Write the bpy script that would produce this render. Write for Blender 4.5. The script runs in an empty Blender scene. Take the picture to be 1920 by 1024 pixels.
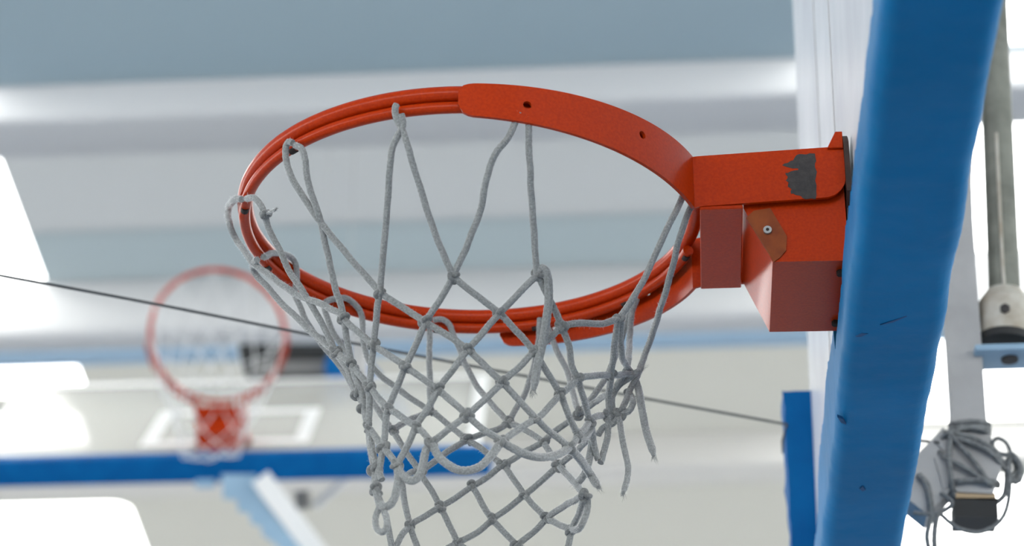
import bpy, bmesh, math, random
from mathutils import Vector, Matrix, noise
R_ = random.Random(7)
sc = bpy.context.scene
COL = sc.collection
V = Vector

# ------------------------------------------------------------------ camera
CAM = V((0.2125, -2.1356, -1.2122)); YAW, PIT, ROLL, F = 0.0790, 0.4899, 0.0066, 4432.63
FW = V((-math.sin(YAW) * math.cos(PIT), math.cos(YAW) * math.cos(PIT), math.sin(PIT)))
rt0 = V((math.cos(YAW), math.sin(YAW), 0)); up0 = rt0.cross(FW)
RT = rt0 * math.cos(ROLL) + up0 * math.sin(ROLL)
UP = up0 * math.cos(ROLL) - rt0 * math.sin(ROLL)
cam = bpy.data.objects.new('camera', bpy.data.cameras.new('camera')); COL.objects.link(cam)
m3 = Matrix((RT, UP, -FW)).transposed()
cam.matrix_world = Matrix.Translation(CAM) @ m3.to_4x4()
cam.data.sensor_width = 36.0; cam.data.lens = F * 36.0 / 1920.0
cam.data.clip_start = 0.05; cam.data.clip_end = 300
cam.data.dof.use_dof = True; cam.data.dof.focus_distance = 2.36; cam.data.dof.aperture_fstop = 5.0
sc.camera = cam

# ------------------------------------------------------------------ light
SKY, EXPO = 6.0, 0.0
wd = bpy.data.worlds.new('sky'); sc.world = wd; wd.use_nodes = True
wd.node_tree.nodes['Background'].inputs[0].default_value = (1.0, 1.0, 0.98, 1)
wd.node_tree.nodes['Background'].inputs[1].default_value = SKY
sc.view_settings.view_transform = 'Standard'; sc.view_settings.look = 'None'
sc.view_settings.gamma = 1; sc.view_settings.use_curve_mapping = False
sc.view_settings.exposure = EXPO

# ------------------------------------------------------------------ pixel -> place
def ray(x, y):
    return (FW * F + RT * (x - 960) - UP * (y - 512)).normalized()
def onp(x, y, ax, v):
    d = ray(x, y); return CAM + d * ((v - CAM[ax]) / d[ax])

# ------------------------------------------------------------------ helpers
def tag(o, label=None, cat=None, group=None, kind=None):
    if label: o['label'] = label
    if cat: o['category'] = cat
    if group: o['group'] = group
    if kind: o['kind'] = kind
    return o
def thing(name, label, cat, loc=(0, 0, 0), group=None):
    o = bpy.data.objects.new(name, None); COL.objects.link(o); o.location = loc
    o.empty_display_size = .05
    return tag(o, label, cat, group)
def obj(name, bm, mat, parent=None, smooth=True, angle=40):
    me = bpy.data.meshes.new(name); bmesh.ops.recalc_face_normals(bm, faces=bm.faces[:])
    bm.to_mesh(me); bm.free()
    if smooth:
        for p in me.polygons: p.use_smooth = True
        me.set_sharp_from_angle(angle=math.radians(angle))
    me.materials.append(mat)
    o = bpy.data.objects.new(name, me); COL.objects.link(o)
    if parent:
        o.parent = parent; o.matrix_parent_inverse = Matrix.Identity(4)
        # meshes are written in world space: shift into the parent's space
        me.transform(Matrix.Translation(-V(world_loc(parent))))
    return o
def world_loc(p):
    l = V((0, 0, 0))
    while p: l += p.location; p = p.parent
    return l
def bevel(bm, w, seg=2, ang=30):
    es = [e for e in bm.edges if len(e.link_faces) == 2 and e.calc_face_angle(0) > math.radians(ang)]
    if es: bmesh.ops.bevel(bm, geom=es, offset=w, segments=seg, affect='EDGES', profile=.5, clamp_overlap=True)
def box(bm, a, b, M=None):
    r = bmesh.ops.create_cube(bm, size=1)['verts']
    a, b = V(a), V(b)
    for v in r:
        v.co = V(((a[i] + b[i]) / 2 + v.co[i] * (b[i] - a[i])) for i in range(3)) if False else V([(a[i] + b[i]) / 2 + v.co[i] * (b[i] - a[i]) for i in range(3)])
        if M: v.co = M @ v.co
    return r
def prism(bm, pts, off):
    """closed polygon pts (3D) extruded by vector off"""
    a = [bm.verts.new(V(p)) for p in pts]; b = [bm.verts.new(V(p) + V(off)) for p in pts]
    n = len(a)
    bm.faces.new(a); bm.faces.new(b[::-1])
    for i in range(n): bm.faces.new((a[i], b[i], b[(i + 1) % n], a[(i + 1) % n]))
def catmull(P, step):
    P = [V(p) for p in P]
    if len(P) == 2:
        n = max(2, int((P[1] - P[0]).length / step)); return [P[0].lerp(P[1], i / n) for i in range(n + 1)]
    out = []
    Q = [P[0] * 2 - P[1]] + P + [P[-1] * 2 - P[-2]]
    for i in range(1, len(Q) - 2):
        p0, p1, p2, p3 = Q[i - 1:i + 3]
        n = max(1, int((p2 - p1).length / step))
        for k in range(n):
            t = k / n
            out.append(.5 * ((2 * p1) + (p2 - p0) * t + (2 * p0 - 5 * p1 + 4 * p2 - p3) * t * t + (3 * p1 - p0 - 3 * p2 + p3) * t ** 3))
    out.append(P[-1]); return out
def sweep(bm, pts, r, sides=8, closed=False, lobes=0, twist=0.0, caps=True, taper=None):
    pts = [V(p) for p in pts]; n = len(pts)
    T = []
    for i in range(n):
        a = pts[(i - 1) % n] if (closed or i) else pts[0]
        b = pts[(i + 1) % n] if (closed or i < n - 1) else pts[-1]
        t = (b - a); T.append(t.normalized() if t.length > 1e-9 else V((0, 0, 1)))
    ref = V((0, 0, 1)) if abs(T[0].z) < .9 else V((1, 0, 0))
    N = (ref - T[0] * ref.dot(T[0])).normalized()
    rings = []; L = 0
    for i in range(n):
        if i: L += (pts[i] - pts[i - 1]).length
        N = (N - T[i] * N.dot(T[i])).normalized(); B = T[i].cross(N)
        rr = r * (taper(i / (n - 1)) if taper else 1)
        ring = []
        for k in range(sides):
            a = 2 * math.pi * k / sides
            q = rr * (1 + (.13 * abs(math.cos(lobes * (a - twist * L) / 2)) - .07 if lobes else 0))
            ring.append(bm.verts.new(pts[i] + (N * math.cos(a) + B * math.sin(a)) * q))
        rings.append(ring)
    for i in range(n if closed else n - 1):
        a, b = rings[i], rings[(i + 1) % n]
        for k in range(sides): bm.faces.new((a[k], a[(k + 1) % sides], b[(k + 1) % sides], b[k]))
    if caps and not closed:
        bm.faces.new(rings[0][::-1]); bm.faces.new(rings[-1])
def cyl(bm, a, b, r, sides=20, r2=None):
    a, b = V(a), V(b); r2 = r if r2 is None else r2
    t = (b - a).normalized(); ref = V((0, 0, 1)) if abs(t.z) < .9 else V((1, 0, 0))
    n = (ref - t * ref.dot(t)).normalized(); m = t.cross(n)
    A = [bm.verts.new(a + (n * math.cos(2 * math.pi * k / sides) + m * math.sin(2 * math.pi * k / sides)) * r) for k in range(sides)]
    B = [bm.verts.new(b + (n * math.cos(2 * math.pi * k / sides) + m * math.sin(2 * math.pi * k / sides)) * r2) for k in range(sides)]
    bm.faces.new(A[::-1]); bm.faces.new(B)
    for k in range(sides): bm.faces.new((A[k], A[(k + 1) % sides], B[(k + 1) % sides], B[k]))
def NB(): return bmesh.new()

# ------------------------------------------------------------------ materials
def mat(name, col, rough=.5, metal=0, col2=None, nscale=20, bump=0, bscale=60, spec=.5, sheen=0, coat=0, coat_rough=.2, lo=.35, hi=.65, detail=6, trans=0, bdist=.002, tcol=None):
    m = bpy.data.materials.new(name); m.use_nodes = True
    nt = m.node_tree; b = nt.nodes['Principled BSDF']
    b.inputs['Base Color'].default_value = (*col, 1); b.inputs['Roughness'].default_value = rough
    b.inputs['Metallic'].default_value = metal; b.inputs['Specular IOR Level'].default_value = spec
    if sheen:
        b.inputs['Sheen Weight'].default_value = sheen; b.inputs['Sheen Roughness'].default_value = .4
    if coat:
        b.inputs['Coat Weight'].default_value = coat; b.inputs['Coat Roughness'].default_value = coat_rough
    tc = nt.nodes.new('ShaderNodeTexCoord')
    if col2:
        n = nt.nodes.new('ShaderNodeTexNoise'); n.inputs['Scale'].default_value = nscale; n.inputs['Detail'].default_value = detail
        nt.links.new(tc.outputs['Object'], n.inputs['Vector'])
        r = nt.nodes.new('ShaderNodeValToRGB'); r.color_ramp.elements[0].position = lo; r.color_ramp.elements[1].position = hi
        r.color_ramp.elements[0].color = (*col, 1); r.color_ramp.elements[1].color = (*col2, 1)
        nt.links.new(n.outputs['Fac'], r.inputs['Fac']); nt.links.new(r.outputs['Color'], b.inputs['Base Color'])
    if bump:
        n2 = nt.nodes.new('ShaderNodeTexNoise'); n2.inputs['Scale'].default_value = bscale; n2.inputs['Detail'].default_value = 8
        nt.links.new(tc.outputs['Object'], n2.inputs['Vector'])
        bp = nt.nodes.new('ShaderNodeBump'); bp.inputs['Strength'].default_value = bump; bp.inputs['Distance'].default_value = bdist
        nt.links.new(n2.outputs['Fac'], bp.inputs['Height']); nt.links.new(bp.outputs['Normal'], b.inputs['Normal'])
    if trans:
        out = nt.nodes['Material Output']; tb = nt.nodes.new('ShaderNodeBsdfTranslucent'); mx = nt.nodes.new('ShaderNodeMixShader')
        tb.inputs[0].default_value = (*(tcol or col), 1); mx.inputs[0].default_value = trans
        nt.links.new(b.outputs[0], mx.inputs[1]); nt.links.new(tb.outputs[0], mx.inputs[2]); nt.links.new(mx.outputs[0], out.inputs['Surface'])
    return m
M_orange = mat('orange_paint', (.47, .036, .0010), .34, col2=(.39, .027, .0008), nscale=350, bump=.15, bscale=400, spec=.12, coat=.14, coat_rough=.12, bdist=.0005)
M_brown = mat('brown_orange_paint', (.27, .056, .005), .5, col2=(.20, .036, .004), nscale=60, spec=.3)
M_scuff = mat('dark_blue_scuff', (.001, .07, .20), .7)
M_dkbrown = mat('dark_brown_paint', (.045, .016, .010), .6, col2=(.02, .010, .008), nscale=60)  # blotchy dark brown for the back plate
M_bare = mat('bare_worn_metal', (.020, .018, .018), .6, col2=(.040, .034, .033), nscale=200, bump=.3, bscale=600)
M_black = mat('black_rubber', (.012, .013, .014), .6)
M_dark = mat('dark_hole', (.02, .012, .01), .8)
M_steel = mat('steel', (.42, .41, .40), .35, .8)
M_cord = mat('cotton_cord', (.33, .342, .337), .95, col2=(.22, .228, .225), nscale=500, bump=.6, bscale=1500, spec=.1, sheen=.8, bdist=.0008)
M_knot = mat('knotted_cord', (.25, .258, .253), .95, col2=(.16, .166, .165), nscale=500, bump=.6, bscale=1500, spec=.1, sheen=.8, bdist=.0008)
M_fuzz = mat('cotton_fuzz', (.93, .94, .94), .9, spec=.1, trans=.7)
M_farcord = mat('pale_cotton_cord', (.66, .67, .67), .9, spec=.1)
M_blue = mat('blue_vinyl_padding', (.0003, .15, .36), .5, col2=(.0006, .17, .41), nscale=6, bump=.35, bscale=25, spec=.08, bdist=.004)
M_deepblue = mat('deep_blue_padding', (.0004, .085, .27), .6, col2=(.0006, .105, .31), nscale=15, bump=.4, bscale=40, spec=.08, bdist=.004)
M_board = mat('white_board_paint', (.82, .82, .85), .22, col2=(.68, .68, .72), nscale=5, bump=.1, bscale=12)
M_frame = mat('white_frame_paint', (.72, .72, .73), .45)
M_post = mat('grey_white_post_paint', (.42, .42, .42), .5, col2=(.33, .33, .33), nscale=12, bump=.1, bscale=80)
M_galv = mat('weathered_galvanised_steel', (.24, .245, .21), .5, .3, col2=(.15, .155, .13), nscale=25, bump=.2, bscale=80)
M_collar = mat('worn_cream_paint', (.55, .53, .47), .5, col2=(.36, .31, .24), nscale=30)
M_pale = mat('pale_blue_paint', (.30, .46, .60), .5, col2=(.26, .40, .53), nscale=10)
M_rope = mat('grey_rope', (.24, .25, .25), .9, col2=(.14, .146, .15), nscale=150, bump=.5, bscale=500, spec=.1)
M_wire = mat('dark_wire', (.05, .055, .06), .6, col2=(.09, .095, .1), nscale=400)
M_tan = mat('tan_tape', (.45, .33, .20), .7)
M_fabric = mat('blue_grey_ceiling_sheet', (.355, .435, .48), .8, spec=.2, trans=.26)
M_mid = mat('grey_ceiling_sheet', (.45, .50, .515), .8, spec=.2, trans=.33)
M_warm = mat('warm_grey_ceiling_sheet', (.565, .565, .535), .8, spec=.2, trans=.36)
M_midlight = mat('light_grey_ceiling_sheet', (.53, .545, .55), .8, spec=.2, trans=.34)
M_beams = [None] + [mat('off_white_rib_sheet', a, .6, trans=k, tcol=(.80, .79, .76)) for k, a in ((.02, (.50, .515, .53)), (.07, (.55, .56, .565)), (.27, (.60, .60, .59)))]  # each rib's brightness set through its own colour and translucency
M_bluetrim = mat('light_blue_trim_paint', (.33, .48, .62), .5)
M_floor = mat('hall_floor', (.30, .33, .39), .25, col2=(.28, .31, .365), nscale=2)
M_wall = mat('unseen_hall_wall', (.60, .60, .59), .8)
M_dgrey = mat('dark_housing', (.010, .012, .013), .6)
M_mgrey = mat('mid_grey_slats', (.20, .20, .195), .5)
M_white = mat('white_line_paint', (.85, .85, .83), .5)
def clear_mat():
    m = bpy.data.materials.new('translucent_acrylic'); m.use_nodes = True; nt = m.node_tree
    b = nt.nodes['Principled BSDF']; b.inputs['Base Color'].default_value = (.64, .63, .58, 1); b.inputs['Roughness'].default_value = .25
    t = nt.nodes.new('ShaderNodeBsdfTransparent'); mx = nt.nodes.new('ShaderNodeMixShader'); mx.inputs[0].default_value = .62
    nt.links.new(t.outputs[0], mx.inputs[1]); nt.links.new(b.outputs[0], mx.inputs[2])
    nt.links.new(mx.outputs[0], nt.nodes['Material Output'].inputs['Surface']); return m
M_clear = clear_mat()

# ------------------------------------------------------------------ hall shell
CZ = 4.0; FZ = -3.05
def struct(name, bm, m, **k): return tag(obj(name, bm, m, **k), kind='structure')
bm = NB(); box(bm, (-14, -14, FZ - .1), (14, 16, FZ)); struct('floor', bm, M_floor)
def rrect(x0, y0, x1, y1, r, n=5):
    out = []
    for cx, cy, a0 in ((x1 - r, y1 - r, 0), (x0 + r, y1 - r, 90), (x0 + r, y0 + r, 180), (x1 - r, y0 + r, 270)):
        for i in range(n + 1):
            a = math.radians(a0 + 90 * i / n); out.append((cx + r * math.cos(a), cy + r * math.sin(a)))
    return out
def slab(name, outer, holes, z0, z1, m):
    cu = bpy.data.curves.new('t', 'CURVE'); cu.dimensions = '2D'; cu.fill_mode = 'BOTH'; cu.extrude = (z1 - z0) / 2
    for pts in [outer] + holes:
        s = cu.splines.new('POLY'); s.points.add(len(pts) - 1); s.use_cyclic_u = True
        for p, q in zip(s.points, pts): p.co = (q[0], q[1], 0, 1)
    o = bpy.data.objects.new('t', cu); COL.objects.link(o); o.location = (0, 0, (z0 + z1) / 2)
    bpy.context.view_layer.update()
    me = bpy.data.meshes.new_from_object(o.evaluated_get(bpy.context.evaluated_depsgraph_get()))
    me.transform(Matrix.Translation((0, 0, (z0 + z1) / 2)))
    bpy.data.objects.remove(o); bm = NB(); bm.from_mesh(me); bmesh.ops.remove_doubles(bm, verts=bm.verts[:], dist=1e-4)
    return struct(name, bm, m, smooth=False)
# rooflights: left row between the ribs, and a long one beyond the blue padded board on the right
XL = -2.82; X0 = -6.5; XR1 = 4.2
def hl(y0, y1, r=.12, k=.075, off=0):
    return [(x - (k * (y - 6.43) + off if x > -4 else 0), y) for x, y in rrect(X0, y0, -2.68, y1, r)]
def hr(y0, y1, x0=1.0): return rrect(x0, y0, XR1, y1, .08)
def strip(y0, y1, holes, m): slab('ceiling', [(-13, y0), (13, y0), (13, y1), (-13, y1)], holes, CZ, CZ + .02, m)
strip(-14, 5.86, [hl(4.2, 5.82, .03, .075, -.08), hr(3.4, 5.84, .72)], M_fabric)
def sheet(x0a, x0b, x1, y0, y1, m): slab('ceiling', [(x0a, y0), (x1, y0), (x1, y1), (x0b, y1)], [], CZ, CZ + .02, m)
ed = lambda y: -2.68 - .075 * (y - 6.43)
sheet(ed(6.17), ed(7.08), .80, 6.17, 7.08, M_midlight); sheet(ed(7.08), ed(7.56), .80, 7.08, 7.56, M_mid)  # one panel, its shading gradient put into two sheet colours
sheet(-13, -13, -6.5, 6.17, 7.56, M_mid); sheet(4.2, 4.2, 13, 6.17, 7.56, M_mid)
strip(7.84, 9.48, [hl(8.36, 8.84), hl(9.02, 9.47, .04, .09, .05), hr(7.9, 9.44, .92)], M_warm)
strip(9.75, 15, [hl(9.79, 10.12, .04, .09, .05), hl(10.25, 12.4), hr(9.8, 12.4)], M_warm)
def rib(n, y0, y1, z, m, r=.03):
    t = .012; bm = NB()     # beam shaped as a channel, open above so daylight brightens its faces
    a = [(y0, CZ + .02), (y0, z + r), (y0 + r * .3, z + r * .3), (y0 + r, z), (y1 - r, z), (y1 - r * .3, z + r * .3), (y1, z + r), (y1, CZ + .02)]
    b = [(y1 - t, CZ + .02), (y1 - t, z + r), (y1 - r, z + t), (y0 + r, z + t), (y0 + t, z + r), (y0 + t, CZ + .02)]
    prism(bm, [(-13, y, zz) for y, zz in a + b], (26, 0, 0)); return struct('trim_%d' % n, bm, m, angle=60)
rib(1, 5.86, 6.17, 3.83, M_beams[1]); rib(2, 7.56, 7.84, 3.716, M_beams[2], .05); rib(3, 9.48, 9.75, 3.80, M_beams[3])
bm = NB(); box(bm, (-13, 7.72, 3.70), (13, 7.86, 3.72)); bevel(bm, .005); struct('trim_4', bm, M_bluetrim)
# unseen hall walls, window openings added for side and front fill light
bm = NB(); box(bm, (-14, 15, FZ), (14, 15.2, CZ)); struct('unseen_wall_back', bm, M_wall)
bm = NB(); box(bm, (-14, -14, FZ), (14, -13.8, .2)); 
for k in range(9): box(bm, (-14 + k * 3.4, -14.1, .2), (-13.7 + k * 3.4, -13.9, 4))
struct('unseen_wall_front', bm, M_wall, smooth=False)
for side, x in (('left', -13), ('right', 13)):
    bm = NB(); box(bm, (x - .1, -14, FZ), (x + .1, 15, .3)); box(bm, (x - .1, -14, 3.4), (x + .1, 15, CZ))
    for k in range(8): box(bm, (x - .1, -14 + k * 4.1, .3), (x + .1, -13.7 + k * 4.1, 3.4))
    struct('unseen_wall_' + side, bm, M_wall, smooth=False)

# ------------------------------------------------------------------ hoop (own space = world space at the near one)
RR = .234
def arc(a0, a1, r, z, n=90):
    return [V((r * math.cos(math.radians(a0 + (a1 - a0) * i / n)), r * math.sin(math.radians(a0 + (a1 - a0) * i / n)), z)) for i in range(n + 1)]
HOLES = [-132.5, -102.2, -71.5, -42, -11.6, 18, 48.5, 77, 104.5, 133, 163.5, 194.5]
def band(sgn):
    """flat strap: follows the ring, then runs straight to the board"""
    cols = []  # (x, y, nx, ny, ztop, zbot)
    a0, a1 = -87.5, -20.5
    n = 60
    for i in range(n + 1):
        t = i / n; a = math.radians(a0 + (a1 - a0) * t)
        zt = .004 + .006 * t; zb = -.031 - .018 * t
        e = (a - math.radians(a0)) * .25       # distance from the tip
        if e < .016:
            q = math.sqrt(max(0, 1 - (1 - e / .016) ** 2)); zm = -.009
            zt = zm + (zt - zm) * (.45 + .55 * q); zb = zm + (zb - zm) * (.45 + .55 * q)
        cols.append((math.cos(a) * .2475, math.sin(a) * .2475, math.cos(a), math.sin(a), zt, zb))
    ye = cols[-1][1]
    xs = [.2375, .245, .26, .30, .34, .355, .364, .371, .377, .381, .3825]
    for x in xs:
        t = (x - .2375) / .145; zt = .0105 + .006 * t; zb = -.0475 + .0065 * t
        if x > .362: zb += .022 * (1 - math.sqrt(max(0, 1 - ((x - .362) / .0206) ** 2)))
        cols.append((x, ye, 0, -1, zt, zb))
    bm = NB(); th = .0035; prev = None; first = None
    for x, y, nx, ny, zt, zb in cols:
        q = [V((x, y, zt)), V((x, y, zb)), V((x - nx * th, y - ny * th, zb)), V((x - nx * th, y - ny * th, zt))]
        q = [V((p.x, p.y * sgn, p.z)) for p in q]
        r = [bm.verts.new(p) for p in q]
        if prev:
            for k in range(4): bm.faces.new((prev[k], prev[(k + 1) % 4], r[(k + 1) % 4], r[k]))
        else: bm.faces.new(r)
        prev = r
    bm.faces.new(prev[::-1]); bmesh.ops.recalc_face_normals(bm, faces=bm.faces[:])
    return bm
def cut(o, cutters):
    for bmc in cutters:
        me = bpy.data.meshes.new('c'); bmesh.ops.recalc_face_normals(bmc, faces=bmc.faces[:]); bmc.to_mesh(me); bmc.free()
        c = bpy.data.objects.new('c', me); COL.objects.link(c)
        md = o.modifiers.new('b', 'BOOLEAN'); md.operation = 'DIFFERENCE'; md.solver = 'EXACT'; md.object = c
        bpy.context.view_layer.update()
        new = bpy.data.meshes.new_from_object(o.evaluated_get(bpy.context.evaluated_depsgraph_get()))
        o.modifiers.clear(); o.data = new; bpy.data.objects.remove(c)
    for p in o.data.polygons: p.use_smooth = True
    o.data.set_sharp_from_angle(angle=math.radians(35))
def make_hoop():
    root = thing('basketball_hoop', 'large orange painted hoop in sharp focus bolted to the near board over blue padding', 'basketball hoop')
    bm = NB(); sweep(bm, arc(0, 360, RR, 0, 180)[:-1], .0082, 14, closed=True); obj('rim', bm, M_orange, root)
    bm = NB(); sweep(bm, arc(-11, 16 - 360, RR, -.0145, 170), .0058, 12)
    obj('net_rail', bm, M_orange, root)
    for a in HOLES:
        ca, sa = math.cos(math.radians(a)), math.sin(math.radians(a))
        bm = NB(); t = V((-sa, ca, 0)); c = V((RR * ca, RR * sa, -.0176))
        sweep(bm, [c - t * .0040, c - t * .002, c + t * .002, c + t * .0040], .0042, 10)
        obj('net_eyelet', bm, M_dark, root)
    for s in (1, -1):
        o = obj('support_band', band(s), M_orange, root, angle=35)
        cs = []
        for a, zz in ((-72.2, -.0155), (-42.3, -.011)):
            ca, sa = math.cos(math.radians(a)), math.sin(math.radians(a)) * s
            b2 = NB(); cyl(b2, (.2437 * ca, .2437 * sa, zz), (.26 * ca, .26 * sa, zz), .0042, 18); cs.append(b2)
        me = o.data; cut(o, cs)
    # central plate between the two straps, mauve side down
    bm = NB(); box(bm, (.237, -.0853, -.0505), (.2795, .0853, -.0462)); bevel(bm, .0008, 1); obj('gusset_plate', bm, M_orange, root, angle=30)
    bm = NB(); box(bm, (.279, -.0815, .0), (.382, .0815, .004)); bevel(bm, .0008, 1); obj('top_plate', bm, M_orange, root, angle=30)
    # spring box
    bm = NB()
    pr = [(.2805, -.046), (.3065, -.1075), (.381, -.1085), (.381, -.002), (.2805, -.002)]
    prism(bm, [(x, -.077, z) for x, z in pr], (0, .154, 0)); bevel(bm, .0018, 2, 15); obj('spring_box', bm, M_orange, root, angle=30)
    Y = -.0785
    q3 = lambda pts: [onp(1200 + x / 2.439, 240 + y / 2.439, 1, Y) for x, y in pts]
    bm = NB(); prism(bm, q3([(486, 410), (520, 378), (596, 366), (672, 495), (668, 560), (640, 592), (612, 612)]), (0, .002, 0)); bevel(bm, .0004, 1)
    cp = obj('cover_plate', bm, M_brown, root, angle=30); cp['label'] = 'browner orange cover plate'
    c = onp(1439, 433, 1, Y)
    bm = NB(); cyl(bm, c + V((0, .001, 0)), c - V((0, .003, 0)), .0042, 20); bevel(bm, .001, 2)
    s_ = obj('screw', bm, M_steel, root)
    bm = NB(); cyl(bm, c - V((0, .0029, 0)), c - V((0, .0034, 0)), .0018, 6); obj('socket', bm, M_dark, s_)
    # back plate with a small upturned ear
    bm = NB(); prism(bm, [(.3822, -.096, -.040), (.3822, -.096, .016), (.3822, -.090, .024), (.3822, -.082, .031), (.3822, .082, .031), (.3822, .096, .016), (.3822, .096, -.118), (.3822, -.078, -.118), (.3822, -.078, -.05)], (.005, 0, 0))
    bevel(bm, .0008, 1); obj('back_plate', bm, M_dkbrown, root, angle=30)
    bm = NB(); box(bm, (.366, -.090, .013), (.382, -.0865, .032)); bm.verts.ensure_lookup_table()
    for v in bm.verts:
        if v.co.z > .03 and v.co.x < .37: v.co.x += .009
    bevel(bm, .0006, 1); obj('gusset_ear', bm, M_orange, root, angle=30)
    for yy in (.055, -.055):
        bm = NB(); cyl(bm, (.374, yy, -.108), (.374, yy, -.113), .0045, 6); obj('bolt', bm, M_dark, root)
    for a, z in ((50, -.028), (4.5, -.022)):                     # rivets inside the far strap
        ca, sa = math.cos(math.radians(a)), math.sin(math.radians(a))
        bm = NB(); cyl(bm, (.2465 * ca, .2465 * sa, z), (.239 * ca, .239 * sa, z), .0048, 14); bevel(bm, .001, 2)
        obj('rivet', bm, M_steel, root)
    return root
hoop = make_hoop()
# worn patch on the near arm: ragged bare metal
rag = [(650, 170), (675, 160), (700, 148), (712, 128), (728, 119), (760, 121), (800, 117), (806, 150), (800, 178), (809, 200), (801, 240), (806, 290), (803, 326),
       (770, 324), (748, 322), (738, 312), (712, 306), (690, 300), (694, 280), (676, 268), (680, 250), (666, 240), (676, 222), (664, 206), (690, 198), (724, 192), (715, 184), (684, 181)]
pts = []
for i, (x, y) in enumerate(rag):
    x2, y2 = rag[(i + 1) % len(rag)]
    pts.append((x, y)); pts.append(((x + x2) / 2 + R_.uniform(-4, 4), (y + y2) / 2 + R_.uniform(-4, 4)))
bm = NB(); prism(bm, [onp(1200 + x / 2.439, 240 + y / 2.439, 1, -.0871) for x, y in pts], (0, .0006, 0))
o = obj('bare_patch', bm, M_bare, hoop, smooth=False); o['label'] = 'dark bare patch where orange paint has worn off'

# ------------------------------------------------------------------ near net
NEARP = [(.03, .262), (0, .249), (-.02, .246), (-.06, .232), (-.10, .203), (-.15, .170), (-.2, .140), (-.25, .124), (-.3, .115), (-.6, .108)]
FARP = [(.03, .222), (0, .222), (-.03, .222), (-.06, .212), (-.10, .196), (-.15, .168), (-.2, .140), (-.25, .124), (-.3, .115), (-.6, .108)]
def prof(P, z):
    if z >= P[0][0]: return P[0][1]
    for (z0, r0), (z1, r1) in zip(P, P[1:]):
        if z >= z1: return r0 + (r1 - r0) * (z0 - z) / (z0 - z1)
    return P[-1][1]
def net_pt(x, y, far=False):
    d = ray(x, y); P = FARP if far else NEARP
    g = lambda t: (lambda p: math.hypot(p.x, p.y) - prof(P, p.z))(CAM + d * t)
    ts = [1.6 + i * .004 for i in range(400)]
    gs = [g(t) for t in ts]; k = min(range(400), key=lambda i: gs[i])
    # closest / deepest point, then walk out to the wanted crossing
    if gs[k] >= 0: return CAM + d * ts[k]
    i = k
    while gs[i] < 0: i += 1 if far else -1
    a, b = ts[i], ts[i - 1 if far else i + 1]
    for _ in range(18):
        m = (a + b) / 2
        if g(m) > 0: a = m
        else: b = m
    return CAM + d * a
CR = .0031
net = thing('basketball_net', 'grey white knotted cord net with torn loose ends hanging from the large near hoop', 'basketball net')
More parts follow.
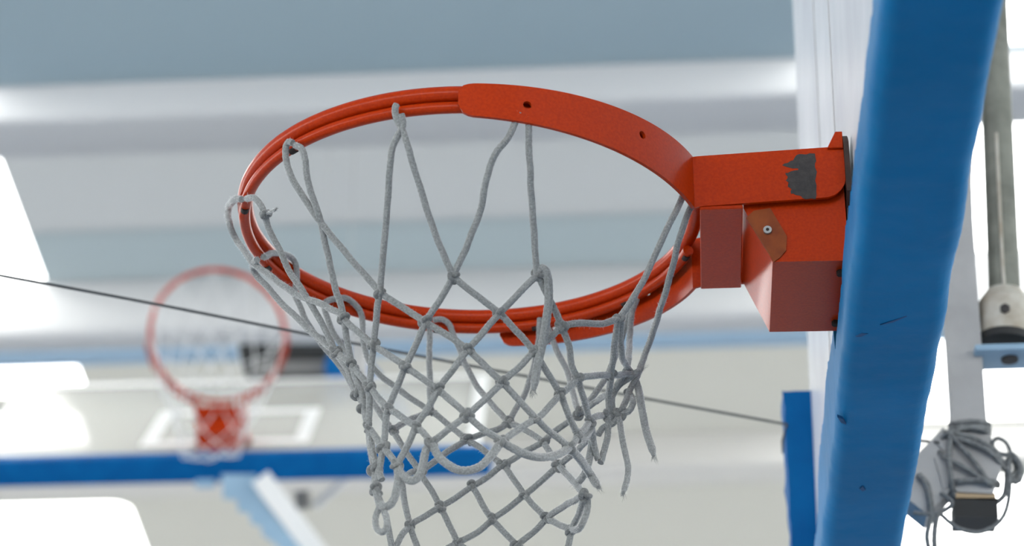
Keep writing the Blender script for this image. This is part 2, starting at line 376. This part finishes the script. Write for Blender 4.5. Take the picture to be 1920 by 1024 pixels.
near_paths = [
 # from the eyelets
 [(453,374),(438,375),(427,393),(431,421),(445,452),(473,491),(508,519),(554,551),(596,568),(634,586),(645,598)],
 [(462,372),(474,371),(486,380),(496,398),(504,428),(525,470),(543,509),(568,547),(596,593),(612,625),(629,660)],
 [(549,268),(541,266),(535,280),(537,305),(549,338),(570,372),(596,411),(630,452),(672,502),(712,548)],
 [(553,272),(565,278),(573,298),(575,330),(583,362),(598,405),(610,458),(625,525),(638,570),(645,598)],
 [(744,196),(741,206),(745,226),(757,250),(768,285),(785,345),(805,410),(828,468),(850,518)],
 [(752,214),(755,235),(744,260),(732,295),(728,350),(725,410),(718,480),(712,548)],
 [(975,213),(965,230),(950,262),(928,292),(912,335),(902,390),(882,445),(850,518)],
 [(990,216),(991,260),(995,330),(999,400),(1003,460),(1006,515)],
 [(1289,352),(1276,378),(1256,420),(1232,468),(1205,530),(1180,570),(1160,598)],
 [(1303,372),(1290,400),(1275,445),(1255,522),(1235,590),(1215,650),(1196,700)],
 # mesh
 [(645,598),(700,647)],[(645,598),(650,640),(660,685)],[(712,548),(706,600),(700,647)],[(712,548),(755,575),(798,604)],
 [(850,520),(825,560),(798,604)],[(850,520),(893,555),(937,587)],[(1008,515),(972,550),(937,587)],[(1008,515),(1030,560),(1053,612)],
 [(629,660),(660,685)],[(1053,612),(1080,607),(1130,606),(1160,598)],
 [(700,647),(696,690),(692,724)],[(700,647),(730,668),(760,688)],[(798,604),(780,645),(760,688)],[(798,604),(838,628),(878,654)],
 [(937,587),(908,620),(878,654)],[(937,587),(965,618),(1002,659)],[(1053,612),(1028,635),(1002,659)],[(1053,612),(1066,650),(1074,690),(1083,709)],
 [(660,685),(677,705),(692,724)],[(660,685),(678,730),(690,801)],
 [(760,688),(742,730),(727,766)],[(760,688),(790,708),(821,729)],[(878,654),(850,690),(821,729)],[(878,654),(910,690),(942,716)],
 [(1002,659),(975,690),(942,716)],[(1002,659),(1028,700),(1051,739)],[(1083,709),(1068,728),(1051,739)],[(1083,709),(1097,748),(1107,790)],
 [(1083,709),(1110,703),(1146,704)],
 [(692,724),(708,745),(727,766)],[(692,724),(694,760),(690,801)],
 [(727,766),(722,805),(719,839)],[(727,766),(755,784),(781,799)],[(821,729),(803,765),(781,799)],[(821,729),(850,752),(876,779)],
 [(942,716),(910,748),(876,779)],[(942,716),(975,755),(1004,786)],[(1051,739),(1032,765),(1004,786)],[(1051,739),(1064,780),(1084,814)],
 [(1107,790),(1098,803),(1084,814)],
 [(690,801),(703,820),(719,839)],[(719,839),(730,855),(743,872)],[(781,799),(765,835),(743,872)],[(781,799),(796,815),(809,831)],
 [(876,779),(842,805),(809,831)],[(876,779),(905,810),(940,828)],[(1004,786),(972,805),(940,828)],[(1004,786),(1035,815),(1068,839)],
 [(1084,814),(1080,828),(1068,839)],
 # right side tangle
 [(1158,598),(1153,640),(1150,670),(1146,704)],[(1163,600),(1164,640),(1167,670),(1178,693),(1190,702)],
 [(1146,704),(1165,702),(1186,702)],
 [(1146,704),(1139,738),(1142,779)],[(1142,779),(1140,815),(1131,850),(1126,868)],[(1107,790),(1112,828),(1122,862)],
 [(1107,790),(1116,782),(1128,780),(1142,779),(1163,775)],[(1196,700),(1180,738),(1163,775)],
 [(1163,775),(1178,772),(1187,757),(1183,740),(1173,733)],
 [(1163,775),(1150,795),(1132,802),(1122,815)],[(1107,790),(1110,800),(1098,820),(1084,826)],
 # hems of the near side
 [(743,872),(752,890),(770,902),(785,893),(793,868),(799,845),(809,831)],
 [(809,831),(825,860),(850,878),(875,883),(900,875),(920,855),(940,828)],
 [(940,828),(975,847),(1010,857),(1042,855),(1068,839)],
 [(743,872),(746,905),(740,935),(727,951),(712,946),(705,918)],
 [(719,839),(712,880),(705,918)],[(690,801),(694,840),(703,880)],[(703,880),(704,900),(705,918)],
 [(690,801),(700,860),(716,900)],
]
sil = [  # left silhouette strands, shared by both halves
 [(482,487),(474,500),(483,519),(504,540),(525,565),(554,593),(578,618),(603,639),(629,660)],
 [(629,660),(655,700),(670,738),(681,762),(690,801)],
]
far_paths = [
 [(494,482),(511,474),(540,479),(555,495),(557,523),(554,551),(564,579),(577,606),(603,645),(640,690),(670,738)],
 [(628,560),(612,566),(609,577),(614,597),(628,628),(647,658),(668,700),(700,755),(736,807)],
 [(630,562),(645,558),(660,565),(675,583),(680,607),(682,642),(700,690),(752,734),(809,771)],
 [(806,612),(806,640),(805,680),(806,735),(809,771)],
 [(812,600),(830,599),(843,608),(850,625),(862,655),(880,698),(908,742),(953,792)],
 [(1012,598),(1010,640),(1000,690),(985,735),(953,792)],
 [(1018,598),(1026,612),(1036,640),(1052,672),(1066,705),(1076,745),(1086,775)],
 [(1194,562),(1184,590),(1180,640),(1175,690),(1150,730),(1120,752)],
 [(1188,566),(1172,615),(1145,690),(1118,735),(1086,775)],
 [(809,771),(790,778),(765,786),(736,807)],[(809,771),(842,797),(876,824)],[(953,792),(940,806),(905,815),(876,824)],[(953,792),(990,808),(1019,828)],
 [(1086,775),(1050,802),(1019,828)],[(1086,775),(1120,752)],
 [(736,807),(757,845),(788,885)],[(876,824),(832,850),(788,885)],[(876,824),(910,847),(944,871)],[(1019,828),(980,850),(944,871)],[(1019,828),(1032,850),(1047,874)],
 [(1047,874),(1066,860),(1084,845),(1112,815)],
 [(788,885),(806,918),(826,951)],[(944,871),(915,895),(884,912)],[(944,871),(962,895),(983,929)],[(1047,874),(1015,902),(983,929)],[(1047,874),(1070,895),(1096,929)],
 [(884,912),(852,938),(826,951)],[(884,912),(903,942),(923,974)],[(983,929),(952,955),(923,974)],[(983,929),(1003,950),(1024,972)],[(1096,929),(1062,945),(1024,972)],
 [(1096,929),(1088,960),(1071,994)],
 [(788,885),(770,880),(752,902)],[(752,902),(758,945),(769,985)],[(826,951),(800,965),(769,985)],[(826,951),(842,985),(859,1019)],
 [(923,974),(895,1003),(859,1019)],[(923,974),(945,1003),(970,1022)],[(1024,972),(1000,1003),(970,1022)],[(1024,972),(1045,985),(1071,994)],
 [(769,985),(752,998),(743,1015),(738,1040)],[(769,985),(778,1015),(788,1040)],
 [(1071,994),(1068,1015),(1062,1040)],
 [(859,1019),(830,1035),(805,1060),(788,1040)],[(859,1019),(880,1052),(910,1066),(945,1050),(970,1022)],[(970,1022),(995,1052),(1025,1064),(1062,1040)],
 [(705,918),(722,955),(731,990),(738,1040)],[(738,1040),(760,1056),(788,1040)],
 [(1096,929),(1104,914),(1114,922),(1119,942),(1115,972),(1104,996),(1090,1003),(1071,994)],
]
loose = [   # (points, far, radius factor)
 ([(1006,513),(1018,503),(1027,520),(1029,555),(1026,590),(1018,640),(1008,685),(1000,733)], False, 1.35),
 ([(1188,704),(1197,730),(1204,770),(1212,810),(1222,840),(1226,855)], False, 1.25),
 ([(1160,780),(1168,830),(1177,872),(1176,898),(1168,926)], False, 1.0),
 ([(1148,773),(1147,745),(1160,722),(1180,708),(1203,693)], False, 1.2),
 ([(1068,839),(1088,862),(1106,888),(1122,914)], False, 1.35),
 ([(1112,815),(1107,850),(1098,885),(1080,910)], True, 1.2),
 ([(712,950),(704,972),(707,992),(719,998),(726,982),(722,958)], False, 1.0),
 ([(497,402),(506,398),(517,393)], False, .5),
]
CENTER = {}
def to3(path, far):
    out = []
    for p in path:
        k = (p, far)
        if k not in CENTER: CENTER[k] = net_pt(p[0], p[1], far)
        out.append(CENTER[k])
    return out
def strand3(path, far):
    P = to3(path, far)
    if far and path[0][1] > 770 or (not far and len(path) <= 3):   # mesh strand between two knots: keep it nearly straight
        mid = [P[0].lerp(P[-1], (i) / (len(P) - 1)).lerp(q, .5) for i, q in enumerate(P)]
        P = [P[0]] + mid[1:-1] + [P[-1]]
    return P
HEM = {(743,872), (809,831), (940,828), (1068,839), (705,918)}
bmc = NB(); cord_lines = []
for paths, far in ((near_paths, False), (sil, False), (far_paths, True)):
    for path in paths:
        cl = catmull(strand3(path, far), .0022)
        for i in range(1, len(cl) - 1): cl[i] = cl[i] + noise.noise_vector(cl[i] * 45) * .0011
        hem = path[0] in HEM and path[-1] in HEM and len(path) > 4
        cr = CR * (1.28 if hem else 1.06); cord_lines.append((cl, cr)); sweep(bmc, cl, cr, 9, lobes=3, twist=420)
obj('cord', bmc, M_cord, net)
for pts, far, k in loose:
    P = to3(pts, far)
    if not far: P = [p + (CAM - p).normalized() * .006 * min(1, i / 2) for i, p in enumerate(P)]
    cl = catmull(P, .0022); cord_lines.append((cl, CR * k))
    bm = NB(); sweep(bm, cl, CR * k, 9, lobes=3, twist=420, taper=lambda t: 1 if t < .93 else 1 - .5 * (t - .93) / .07)
    for _ in range(26):     # frayed tip
        e = cl[-1]; d = (cl[-1] - cl[-3]).normalized() + V([R_.uniform(-.6, .6) for _ in range(3)])
        s = e + V([R_.uniform(-1, 1) for _ in range(3)]) * CR * k * .6
        sweep(bm, [s, s + d.normalized() * R_.uniform(.003, .008) * min(k, 1)], .00022, 3, taper=lambda t: 1 - .7 * t)
    obj('loose_end', bm, M_cord, net)
# knots
def knot_mesh(seed):
    rr = random.Random(seed); bm = NB(); P = []
    for i in range(48):
        t = 2 * math.pi * i / 48
        P.append(V(((math.sin(t) + 2 * math.sin(2 * t)), (math.cos(t) - 2 * math.cos(2 * t)), -1.3 * math.sin(3 * t))) * .00165)
    sweep(bm, P, .0023, 8, closed=True, lobes=3, twist=420)
    me = bpy.data.meshes.new('knot'); bmesh.ops.recalc_face_normals(bm, faces=bm.faces[:]); bm.to_mesh(me); bm.free()
    for p in me.polygons: p.use_smooth = True
    me.materials.append(M_knot); return me
KM = knot_mesh(1)
near_knots = [(645,598),(712,548),(850,520),(1008,515),(1160,598),(629,660),(700,647),(798,604),(937,587),(1053,612),(660,685),(760,688),(878,654),(1002,659),(692,724),
 (1083,709),(1146,704),(821,729),(727,766),(942,716),(1051,739),(1107,790),(1142,779),(1163,775),(781,799),(876,779),(1004,786),(719,839),(1084,814),(690,801),
 (809,831),(940,828),(1068,839),(743,872),(705,918),(703,880),(670,738),(497,402),(681,762)]
far_knots = [(809,771),(953,792),(876,824),(1019,828),(944,871),(1047,874),(884,912),(983,929),(826,951),(923,974),(1024,972),(769,985),(1071,994),(859,1019),(970,1022),
 (736,807),(1086,775),(788,885),(1096,929),(752,902),(788,1040),(738,1040),(1062,1040)]
for L, far in ((near_knots, False), (far_knots, True)):
    for q in L:
        p = net_pt(q[0], q[1], far)
        o = bpy.data.objects.new('knot', KM); COL.objects.link(o); o.parent = net
        o.location = p; o.rotation_euler = (PIT - 1.2 + R_.uniform(-.6, .6), R_.uniform(-.7, .7), R_.uniform(0, 6.28))
        s = R_.uniform(.95, 1.2); o.scale = (s, s, s)
# fuzz
bm = NB()
for cl, r in cord_lines:
    L = sum((cl[i + 1] - cl[i]).length for i in range(len(cl) - 1)); n = int(L / .00017)
    for _ in range(n):
        i = R_.randrange(len(cl) - 1); c = cl[i].lerp(cl[i + 1], R_.random()); t = (cl[i + 1] - cl[i]).normalized()
        d = V([R_.gauss(0, 1) for _ in range(3)]); d = (d - t * d.dot(t)).normalized()
        e = (d + t * R_.uniform(-.5, .5)).normalized(); w = t.cross(d).normalized() * .00009; ln = R_.uniform(.0009, .0022) if R_.random() < .93 else R_.uniform(.002, .0045)
        s = c + d * r * .92
        bm.faces.new([bm.verts.new(s - w), bm.verts.new(s + w), bm.verts.new(s + e * ln + t * R_.uniform(-.0004, .0004))])
tag(obj('fuzz', bm, M_fuzz, net, smooth=False), kind='stuff')

# ------------------------------------------------------------------ board with blue edge padding
def lip(y):
    K = [(-1, -.145), (-.57, -.140), (-.35, -.127), (-.20, -.114), (-.10, -.112), (-.085, -.122), (.085, -.122), (.10, -.092), (.3, -.082), (.5, -.1), (.65, -.118), (1, -.12)]
    for (a, z0), (b, z1) in zip(K, K[1:]):
        if y <= b: z = z0 + (z1 - z0) * (y - a) / (b - a); break
    else: z = K[-1][1]
    return z + .006 * noise.noise(V((y * 60, 0, 0))) + (.004 if y > -.15 else .009) * noise.noise(V((y * 190, 3, 0)))
TILT = .016
def fx(z): return .3885 + TILT * max(0, z)      # face of the board, leaning back a little
def make_board(near=True):
    b = thing('backboard', 'white backboard seen nearly edge on at right with worn blue padding along its edge', 'backboard')
    bm = NB()
    prism(bm, [(fx(0), -.9, -.15), (fx(.9), -.9, .9), (fx(.9) + .022, -.9, .9), (fx(0) + .022, -.9, -.15)], (0, 1.8, 0)); bevel(bm, .002, 2)
    obj('panel', bm, M_board, b, angle=30)
    for yj, wj in ((.40, .004), (.13, .0025)):  # thin grey upright lines on the board face
        bm = NB(); prism(bm, [(fx(0) - .0006, yj, -.10), (fx(.9) - .0006, yj, .9), (fx(.9) + .001, yj, .9), (fx(0) + .001, yj, -.10)], (0, wj, 0)); obj('panel_stripe', bm, M_post, b, smooth=False)
    for y in (-.875, .845):
        bm = NB(); prism(bm, [(fx(0) + .022, y, -.15), (fx(.9) + .022, y, .9), (fx(.9) + .05, y, .9), (fx(0) + .05, y, -.15)], (0, .03, 0)); obj('frame_rail', bm, M_frame, b)
    bm = NB(); n = 620; rings = []
    for i in range(n + 1):
        y = -.94 + 1.88 * i / n; zl = lip(y); r = .016
        pr = [(.387, zl + .001), (.3805, zl), (.3735, zl - .004)]
        for k in range(1, 4): pr.append((.372, zl - .004 + (-.174 - zl + .004) * k / 4))
        for k in range(5):
            a = math.pi + math.pi / 2 * k / 4; pr.append((.372 + r + r * math.cos(a), -.174 + r * math.sin(a)))
        for k in range(1, 8): pr.append((.388 + .064 * k / 8, -.190))
        for k in range(5):
            a = -math.pi / 2 + math.pi / 2 * k / 4; pr.append((.452 + r * math.cos(a), -.174 + r * math.sin(a)))
        for k in range(1, 4): pr.append((.468, -.174 + .125 * k / 4))
        pr += [(.464, -.046), (.44, -.045), (.4395, -.15), (.43, -.158), (.40, -.158), (.388, -.155)]
        ring = []
        for j, (x, z) in enumerate(pr):
            p = V((x, y, z)); w = noise.noise_vector(V((x * 14, y * 9, z * 14))) * .0022 + noise.noise_vector(p * 45) * .0006
            if 0 < j < 26: p += V((w.x, 0, w.z))
            ring.append(bm.verts.new(p))
        rings.append(ring)
    m = len(rings[0])
    for a, c in zip(rings, rings[1:]):
        for k in range(m): bm.faces.new((a[k], a[(k + 1) % m], c[(k + 1) % m], c[k]))
    bm.faces.new(rings[0][::-1]); bm.faces.new(rings[-1])
    obj('edge_padding', bm, M_blue, b)
    for s in (1, -1):
        bm = NB(); zt = .195
        prism(bm, [(.42, .870 * s, -.14), (.356, .870 * s, -.14), (.354, .870 * s, zt), (.42, .870 * s, zt)], (0, .068 * s, 0))
        bevel(bm, .012, 4)
        bmesh.ops.subdivide_edges(bm, edges=[e for e in bm.edges if e.calc_length() > .05], cuts=24, use_grid_fill=True)
        for v in bm.verts: v.co += noise.noise_vector(v.co * 30) * .003 + noise.noise_vector(v.co * 80) * .001
        obj('corner_padding', bm, M_deepblue, b)
    for k, pl in enumerate(([(1650, 610), (1672, 602), (1700, 592), (1714, 587), (1700, 594), (1674, 605)], [(1604, 632), (1616, 625), (1628, 626), (1614, 632)],
               [(1570, 782), (1580, 786), (1587, 797), (1577, 793)], [(1612, 917), (1618, 912), (1623, 919), (1617, 922)])):
        bm = NB(); prism(bm, [onp(x, y, 2, -.1912) for x, y in pl], (0, 0, .003)); o = obj('scuff_mark', bm, M_scuff, b, smooth=False)
        o['label'] = 'dark scuff on blue padding'
    return b
board = make_board()

# ------------------------------------------------------------------ post, pole and rope behind the board
Yp = .70
def P7(x, y, Y=Yp): return onp(x, y, 1, Y)
post = thing('support_post', 'grey white square post behind the blue padding with a black rubber foot', 'post', P7(1828, 984))
def bar(pts, w, d, name, m, parent, bw=.003):
    """square tube between two points"""
    a, b = V(pts[0]), V(pts[1]); t = (b - a).normalized(); s = V((1, 0, 0)) - t * t.x; s.normalize(); q = t.cross(s)
    bm = NB(); c = [a + s * w / 2 * i + q * d / 2 * j for i, j in ((-1, -1), (1, -1), (1, 1), (-1, 1))]
    prism(bm, c, b - a); bevel(bm, bw, 2); return obj(name, bm, m, parent, angle=30)
bar([P7(1825, 945), P7(1791, 420)], .043, .043, 'tube', M_post, post)
bar([P7(1828, 984), P7(1826, 948)], .054, .05, 'rubber_foot', M_black, post)
bar([P7(1826.2, 951), P7(1826, 938)], .050, .050, 'tape_ring', M_tan, post)
bar([P7(1800, 845), P7(1700, 950)], .062, .05, 'brace', M_post, post)
bar([P7(1796, 500), P7(1785, 120)], .04, .04, 'upper_tube', M_post, post)
pole = thing('adjuster_pole', 'weathered olive grey steel pole set in a cream collar at the right edge', 'pole', P7(1885, 650))
bm = NB(); cyl(bm, P7(1884, 560), P7(1858, -60), .0212, 28, .0205); obj('tube', bm, M_galv, pole)
bm = NB(); sweep(bm, [P7(1884, 548, Yp - .022), P7(1880, 500, Yp - .0225), P7(1874, 380, Yp - .022), P7(1868, 250, Yp - .022)], .0022, 8); obj('weld_seam', bm, M_collar, pole)
bm = NB()
cp0, cp1, cp2 = P7(1886, 642), P7(1884, 570), P7(1884, 548)
cyl(bm, cp0, cp1, .0345, 32); cyl(bm, cp1, cp2, .0345, 32, .024); bmesh.ops.remove_doubles(bm, verts=bm.verts[:], dist=1e-4); obj('collar', bm, M_collar, pole)
c0 = P7(1884, 580, Yp - .034)
bm = NB(); cyl(bm, c0, c0 + V((0, -.004, 0)), .0068, 6); bevel(bm, .001, 2); obj('bolt', bm, M_bare, pole)
bm = NB(); cyl(bm, P7(1886, 648), P7(1886, 634), .0362, 32); obj('gasket', bm, M_black, pole)
brk = thing('pole_bracket', 'pale blue flat bracket carrying the cream collar at the right edge', 'bracket', P7(1880, 680))
bm = NB(); a = P7(1828, 645, Yp - .04); bb = P7(1828, 657, Yp - .04)
box(bm, (a.x, Yp - .04, bb.z), (a.x + .14, Yp + .022, a.z)); bevel(bm, .002, 2); obj('plate', bm, M_pale, brk, angle=30)
c0 = onp(1893, 672, 2, bb.z)
bm = NB(); cyl(bm, c0, c0 + V((0, 0, -.004)), .011, 20); obj('bolt', bm, M_bare, brk)
bm = NB(); box(bm, (a.x - .02, Yp - .02, bb.z - .01), (a.x + .004, Yp + .02, a.z + .05)); bevel(bm, .003, 2); obj('tab', bm, M_post, brk, angle=30)
rope = thing('tied_rope', 'dark grey rope wound in coils round the white post foot with loops hanging', 'rope', P7(1815, 860))
def rp(name, pts, r=.0045, dy=0):
    P = [V(P7(p[0], p[1], Yp + (p[2] if len(p) > 2 else -.03) + dy)) for p in pts]
    bm = NB(); sweep(bm, catmull(P, .004), r * .74, 9, lobes=3, twist=260); obj(name, bm, M_rope, rope)
for yy, tilt in ((795, 0), (803, 2), (810, -3)):
    rp('coil', [(1782, yy + 4, .0), (1786, yy, -.03), (1820, yy - 5 + tilt, -.034), (1850, yy - 1, -.03), (1854, yy + 5, .0), (1848, yy + 3, .03), (1790, yy + 3, .03), (1782, yy + 4, 0)], .0045)
for dy_ in (0, 9):
    rp('coil', [(1768, 812 + dy_, -.02), (1790, 812 + dy_, -.036), (1830, 824 + dy_, -.036), (1860, 842 + dy_, -.034), (1885, 872 + dy_, -.02), (1890, 880, .0)], .0045)
rp('coil', [(1760, 832, -.02), (1778, 812, -.036), (1800, 835, -.036), (1830, 870, -.036), (1855, 905, -.034), (1872, 912, -.01)])
rp('coil', [(1758, 846, -.02), (1775, 860, -.036), (1800, 872, -.036), (1830, 890, -.036), (1858, 908, -.034), (1870, 905, -.0)])
rp('coil', [(1782, 905, .0), (1790, 903, -.033), (1825, 900, -.036), (1862, 903, -.033), (1872, 908, .0), (1860, 906, .03), (1790, 906, .03), (1782, 905, 0)])
rp('coil', [(1784, 805, -.036), (1780, 850, -.036), (1784, 900, -.036), (1790, 930, -.02)])
rp('loop', [(1860, 842, -.03), (1862, 828, -.03), (1872, 822, -.03), (1886, 830, -.03), (1894, 848, -.03), (1888, 853, -.03), (1870, 848, -.03), (1860, 836, -.03)], .0036)
rp('loop', [(1893, 850, -.02), (1906, 862, -.02), (1914, 880, -.02), (1910, 900, -.02), (1898, 902, -.02), (1890, 885, -.02), (1892, 862, -.02), (1900, 860, -.01), (1908, 880, -.01), (1898, 896, -.02), (1890, 900, -.02)], .006)
rp('loop', [(1892, 880, -.03), (1893, 920, -.03), (1885, 960, -.03), (1866, 985, -.03), (1835, 998, -.03), (1800, 992, -.03), (1775, 975, -.03), (1762, 964, -.03), (1740, 964, -.03), (1712, 962, -.03)], .0038)
rp('loop', [(1888, 890, -.02), (1884, 925, -.02), (1872, 940, -.02), (1858, 945, -.02)], .0045)
rp('loop', [(1765, 925, -.03), (1785, 942, -.04), (1775, 955, -.03), (1750, 966, -.03)], .0038)
rp('hanging_end', [(1750, 960, -.03), (1742, 985, -.03), (1738, 1008, -.03), (1745, 1045, -.03)], .0045)
rp('hanging_end', [(1758, 962, -.03), (1753, 990, -.03), (1752, 1020, -.03), (1756, 1050, -.03)], .005)
rp('coil', [(1722, 890, -.03), (1738, 910, -.032), (1744, 940, -.03), (1746, 962, -.03)], .0055)
# wrap of cloth like tangled rope over the joint
bm = NB()
prism(bm, [P7(x, y, Yp - .028) for x, y in [(1785, 797), (1850, 797), (1862, 830), (1880, 865), (1873, 890), (1862, 925), (1795, 922), (1782, 905), (1770, 920), (1752, 858), (1772, 848), (1754, 828)]], (0, .056, 0))
bevel(bm, .006, 2); obj('wrapping_sleeve', bm, M_post, rope, angle=60)

# ------------------------------------------------------------------ thin wire across the hall
w = [onp(-40, 509, 1, .30), onp(300, 572, 1, .42), onp(700, 651, 1, .58), onp(1100, 727, 1, .74), onp(1475, 796, 1, .86)]
w = [w[0] + (w[0] - w[1]) * 9] + catmull(w, .03) + [V((.352, .9, w[-1].z - .006)), V((.353, .938, w[-1].z - .008)), V((.40, .942, w[-1].z - .008)), V((.46, .90, w[-1].z - .008)), P7(1700, 824, .72), P7(1760, 830, .67)]
bm = NB(); sweep(bm, w, .0019, 8); o = obj('stay_wire', bm, M_wire); tag(o, 'thin dark twisted wire stretched across the picture to the blue corner padding', 'wire')

# ------------------------------------------------------------------ far unit: the same hoop, folded up under the ceiling
d0 = ray(408, 630); C0 = CAM + d0 * 8.25
side = d0.cross(V((0, 0, 1))).normalized(); v0 = side.cross(d0).normalized()
rl = math.radians(7.4); side, v0 = side * math.cos(rl) + v0 * math.sin(rl), v0 * math.cos(rl) - side * math.sin(rl)
DL = math.radians(13)
nrm = v0 * math.cos(DL) - d0 * math.sin(DL); upb = d0 * math.cos(DL) + v0 * math.sin(DL)
upb = Matrix.Rotation(math.radians(-9), 3, nrm) @ upb
if upb.dot(side) < 0: upb = Matrix.Rotation(math.radians(18), 3, nrm) @ upb
XL_, ZL_ = -nrm, upb; YL_ = ZL_.cross(XL_)
FARM = Matrix.Translation(C0) @ Matrix((XL_, YL_, ZL_)).transposed().to_4x4()
def copy_tree(o, parent=None, skip=()):
    c = o.copy(); COL.objects.link(c); c.parent = parent
    for ch in list(o.children):
        if ch.name.split('.')[0] not in skip: copy_tree(ch, c, skip)
    return c
h2 = copy_tree(hoop, None, ('bare_patch',)); h2.matrix_world = FARM
h2['label'] = 'small blurred orange hoop at lower left on the folded far board'
b2 = thing('backboard', 'blurred translucent backboard with white lines tipped up under the ceiling behind the small hoop', 'backboard')
def lb(name, a, b, m, parent, bw=.002):
    bm = NB(); box(bm, a, b); bevel(bm, bw, 2); return obj(name, bm, m, parent, angle=30)
lb('panel', (.389, -.9, -.15), (.401, .9, .9), M_clear, b2)
def lines(name, y0, y1, z0, z1, w):
    bm = NB()
    for a, b in (((y0, z0), (y1, z0 + w)), ((y0, z1 - w), (y1, z1)), ((y0, z0 + w), (y0 + w, z1 - w)), ((y1 - w, z0 + w), (y1, z1 - w))):
        box(bm, (.3865, a[0], a[1]), (.389, b[0], b[1]))
    obj(name, bm, M_white, b2, smooth=False)
lines('border_line', -.9, .9, -.15, .9, .05); lines('target_line', -.295, .295, 0, .45, .05)
o = lb('edge_padding', (.372, -.94, -.20), (.470, .94, -.135), M_deepblue, b2, .012)
for s in (-1, 1):
    lb('frame_rail', (.401, .84 * s - .02, -.14), (.44, .84 * s + .02, .9), M_frame, b2)
    lb('clamp', (.455, -.03 + .075 * s - .04, -.215), (.485, -.03 + .075 * s + .03, -.15), M_pale, b2, .008)
lb('frame_rail', (.401, -.86, .86), (.44, .86, .9), M_frame, b2)
b2.matrix_world = FARM
# folding arm below the far board
FA = FARM
arm = thing('folding_arm', 'pale blue toothed bracket and white strut under the folded far board', 'support arm')
st = [(415, 890), (480, 890), (484, 925), (514, 965), (534, 990), (579, 1050), (555, 1060), (520, 1024), (492, 1004), (490, 988), (470, 982), (468, 964), (446, 960), (444, 938), (418, 936)]
zf = 8.15
bm = NB(); prism(bm, [CAM + ray(x, y) * zf for x, y in st], d0 * .05); bevel(bm, .006, 2); obj('toothed_bracket', bm, M_pale, arm, angle=30)
a_, b_ = CAM + ray(488, 895) * 8.12, CAM + ray(632, 1085) * 8.25; b_ = a_ + (b_ - a_) * 3.2
bm = NB(); t = (b_ - a_).normalized(); s_ = t.cross(d0).normalized()
prism(bm, [a_ + s_ * i * .034 + d0 * j * .03 for i, j in ((-1, -1), (1, -1), (1, 1), (-1, 1))], b_ - a_); bevel(bm, .006, 2); obj('strut', bm, M_white, arm, angle=30)
bm = NB(); cyl(bm, CAM + ray(650, 895) * 8.5, CAM + ray(590, 950) * 8.5, .016, 12); obj('thin_stay', bm, M_frame, arm)
bm = NB(); cyl(bm, CAM + ray(565, 920) * 8.5, CAM + ray(568, 955) * 8.5, .03, 12); obj('pulley', bm, M_mgrey, arm)
# far net: strands from the eyelets, hanging straight down in the hall
fn = thing('basketball_net', 'blurred whitish net hanging limp from the small far hoop', 'basketball net')
def farhook(a): return FARM @ V((RR * math.cos(math.radians(a)), RR * math.sin(math.radians(a)), -.02))
face_n = nrm; face_p = FARM @ V((.38, 0, 0))
def fnp(col, row):
    """12 columns, rows 0..6, diamond mesh"""
    a = 30 * col + 15 * (row % 2); top = farhook(a); cen = C0 + V((0, 0, top.z - C0.z))
    s = (0, .13, .19, .24, .29, .33, .37)[row]; k = (1, .84, .72, .62, .55, .5, .47)[row]
    p = V((C0.x + (top.x - C0.x) * k, C0.y + (top.y - C0.y) * k, C0.z + (top.z - C0.z) * (k * .5 + .5) - s))
    h = (p - face_p).dot(face_n)
    if h < .012: p += face_n * (.012 - h + .006 * (col % 3))
    return p
bm = NB()
for row in range(6):
    for col in range(12):
        p = fnp(col, row)
        for q in ((fnp(col, row + 1), fnp(col - 1, row + 1)) if row % 2 == 0 else (fnp(col, row + 1), fnp(col + 1, row + 1))):
            sweep(bm, catmull([p, p.lerp(q, .5) + V((0, 0, -.004)), q], .02), .0022, 6)
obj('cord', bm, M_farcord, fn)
# keep the far net's empty on its hoop

# dark housing and blue roll beyond the far hoop
un = thing('ceiling_unit', 'blurred dark grey slatted housing hung under the ceiling right of the small hoop', 'ceiling unit')
DU = 9.3
def quad_box(name, x0, y0, x1, y1, dist, depth, m, parent, bw=.01):
    bm = NB(); prism(bm, [CAM + ray(x, y) * dist for x, y in ((x0, y0), (x1, y0), (x1, y1), (x0, y1))], V((0, 1, 0)) * depth); bevel(bm, bw, 2)
    return obj(name, bm, m, parent, angle=30)
quad_box('top_rail', 448, 645, 612, 671, DU, .25, M_dgrey, un)
quad_box('housing', 470, 671, 615, 702, DU + .02, .22, M_mgrey, un)
quad_box('bottom_rail', 485, 702, 612, 716, DU, .25, M_dgrey, un)
rollo = thing('blue_padded_roll', 'blurred blue padded roll beside the dark ceiling housing', 'padding roll')
bm = NB(); a_ = CAM + ray(645, 683) * (DU - .1); ay = (V((.25, 1, 0))).normalized()
cyl(bm, a_, a_ + ay * .5, .082, 28); bevel(bm, .01, 2); obj('roll', bm, M_deepblue, rollo)
a_ = CAM + ray(672, 665) * (DU - .15)
bm = NB(); box(bm, a_ - V((.03, .03, .09)), a_ + V((.03, .1, .07))); bevel(bm, .008, 2); obj('end_bracket', bm, M_post, rollo, angle=30)
a_ = CAM + ray(650, 640) * (DU + .05)
bm = NB(); cyl(bm, a_, V((a_.x, a_.y, CZ)), .0015, 8); obj('hanger', bm, M_post, rollo)
for x in (470, 600):
    a_ = CAM + ray(x, 645) * (DU + .08); bm = NB(); cyl(bm, a_, V((a_.x, a_.y, CZ)), .0015, 8); obj('hanger', bm, M_post, un)
